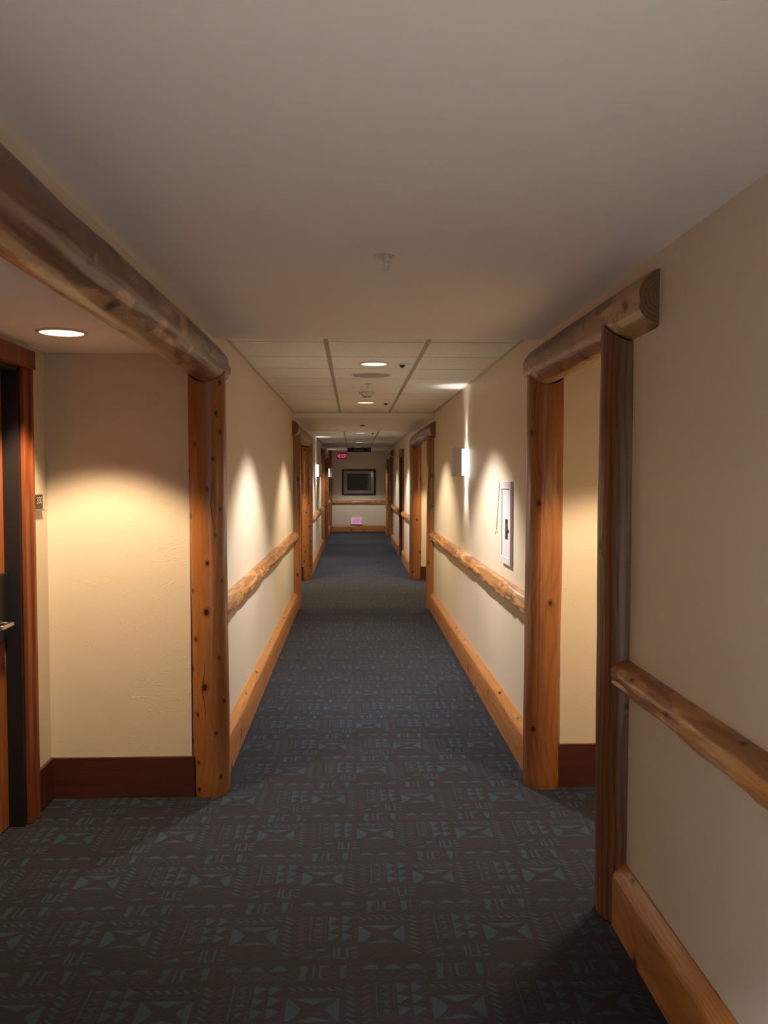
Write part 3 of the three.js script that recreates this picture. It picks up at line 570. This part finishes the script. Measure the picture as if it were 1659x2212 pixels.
{ // lit exit sign under the ceiling
  const g = thing('exit_sign', 'red glowing EXIT sign with two chevrons hung near the ceiling', 'exit sign', [-0.335, 2.21, 24.95], 0, 'exit signs');
  part('housing', rbx(0.29, 0.2, 0.026, 0.008, 0, 0.1, 0), std({ color: 0x3a0a14, roughness: 0.5 }), g);
  part('face', new THREE.PlaneGeometry(0.28, 0.19).translate(0, 0.1, 0.0135), glowFace(448, 304, exitFace(448, 304, '#5e0216', '#ff5f92', true, true), 1.0), g, 'glowing pink-red letters');
  part('canopy', merge([rbx(0.16, 0.024, 0.06, 0.004, 0, 0.251, 0), new THREE.CylinderGeometry(0.01, 0.01, 0.045, 12).translate(0, 0.22, 0)]), M.trim, g);
  const p = new THREE.RectAreaLight(new THREE.Color(1, 0.08, 0.2), 1.2, 0.26, 0.17); p.name = 'face_light'; p.position.set(0, 0.1, 0.02); p.rotation.y = Math.PI; g.add(p);
}
{ // low exit sign above the end baseboard
  const g = thing('exit_sign', 'low white EXIT sign with pink letters on the end wall above the baseboard', 'exit sign', [0.095, 0.22, END], 0, 'exit signs');
  part('housing', rbx(0.345, 0.215, 0.05, 0.008, 0, 0.1075, 0.025), M.white, g);
  part('face', new THREE.PlaneGeometry(0.325, 0.195).translate(0, 0.1075, 0.0515), glowFace(448, 272, exitFace(448, 272, '#dcaec0', '#ff4f93', false, true), 0.85), g, 'pale pink face with pink letters');
}
{ // framed picture
  const g = thing('framed_picture', 'black framed dark picture with red marks on the end wall', 'picture', [0.175, 1.125, END]);
  const w = 1.03, h = 0.785, b = 0.045;
  part('frame', merge([rbx(w - 2 * b - 0.0005, b, 0.035, 0.004, 0, b / 2, 0.0175), rbx(w - 2 * b - 0.0005, b, 0.035, 0.004, 0, h - b / 2, 0.0175), rbx(b, h, 0.035, 0.004, -w / 2 + b / 2, h / 2, 0.0175), rbx(b, h, 0.035, 0.004, w / 2 - b / 2, h / 2, 0.0175)]), M.black, g);
  part('mat_board', new THREE.BoxGeometry(w - 0.06, h - 0.06, 0.006).translate(0, h / 2, 0.006), std({ color: 0x8d8f8c, roughness: 0.9 }), g);
  part('print', new THREE.BoxGeometry(0.74, 0.5, 0.004).translate(0.01, h / 2 + 0.005, 0.011), canvasMat(740, 500, (x, cw, chh) => {
    const R = rng(8); x.fillStyle = '#080c16'; x.fillRect(0, 0, cw, chh);
    for (let k = 0; k < 260; k++) { x.fillStyle = `rgba(${40 + R() * 40 | 0},${60 + R() * 40 | 0},${80 + R() * 40 | 0},${0.05 + 0.12 * R()})`; x.fillRect(R() * cw, chh * (0.68 + 0.32 * R()), 10 + R() * 70, 3 + R() * 10); }
    for (let k = 0; k < 60; k++) { x.fillStyle = `rgba(70,22,36,${0.05 + 0.1 * R()})`; x.fillRect(cw * (0.4 + 0.6 * R()), R() * 44, 20 + R() * 90, 3 + R() * 8); }
    const mark = (mx, my, s) => { x.save(); x.translate(mx, my); x.rotate(-0.35); for (let k = 0; k < 9; k++) { x.strokeStyle = k % 2 ? '#a8242f' : '#7c1824'; x.lineWidth = 7 * s; x.beginPath(); x.moveTo(-70 * s + k * 15 * s, 12 * s + R() * 8); x.quadraticCurveTo(-60 * s + k * 15 * s, -10 * s, -40 * s + k * 15 * s, -16 * s + R() * 8); x.stroke(); } x.strokeStyle = '#b45a52'; x.lineWidth = 5; x.beginPath(); x.moveTo(50 * s, 0); x.lineTo(92 * s, -24 * s); x.stroke(); x.restore(); };
    mark(290, 70, 0.9); mark(470, 285, 1);
  }, { roughness: 0.95 }), g, 'dark print with two red marks');
  part('glass', new THREE.BoxGeometry(w - 0.07, h - 0.07, 0.002).translate(0, h / 2, 0.02), phy({ color: 0xffffff, transmission: 1, thickness: 0, roughness: 0.03, ior: 1.5 }), g);
}
renderer.render(scene, camera);
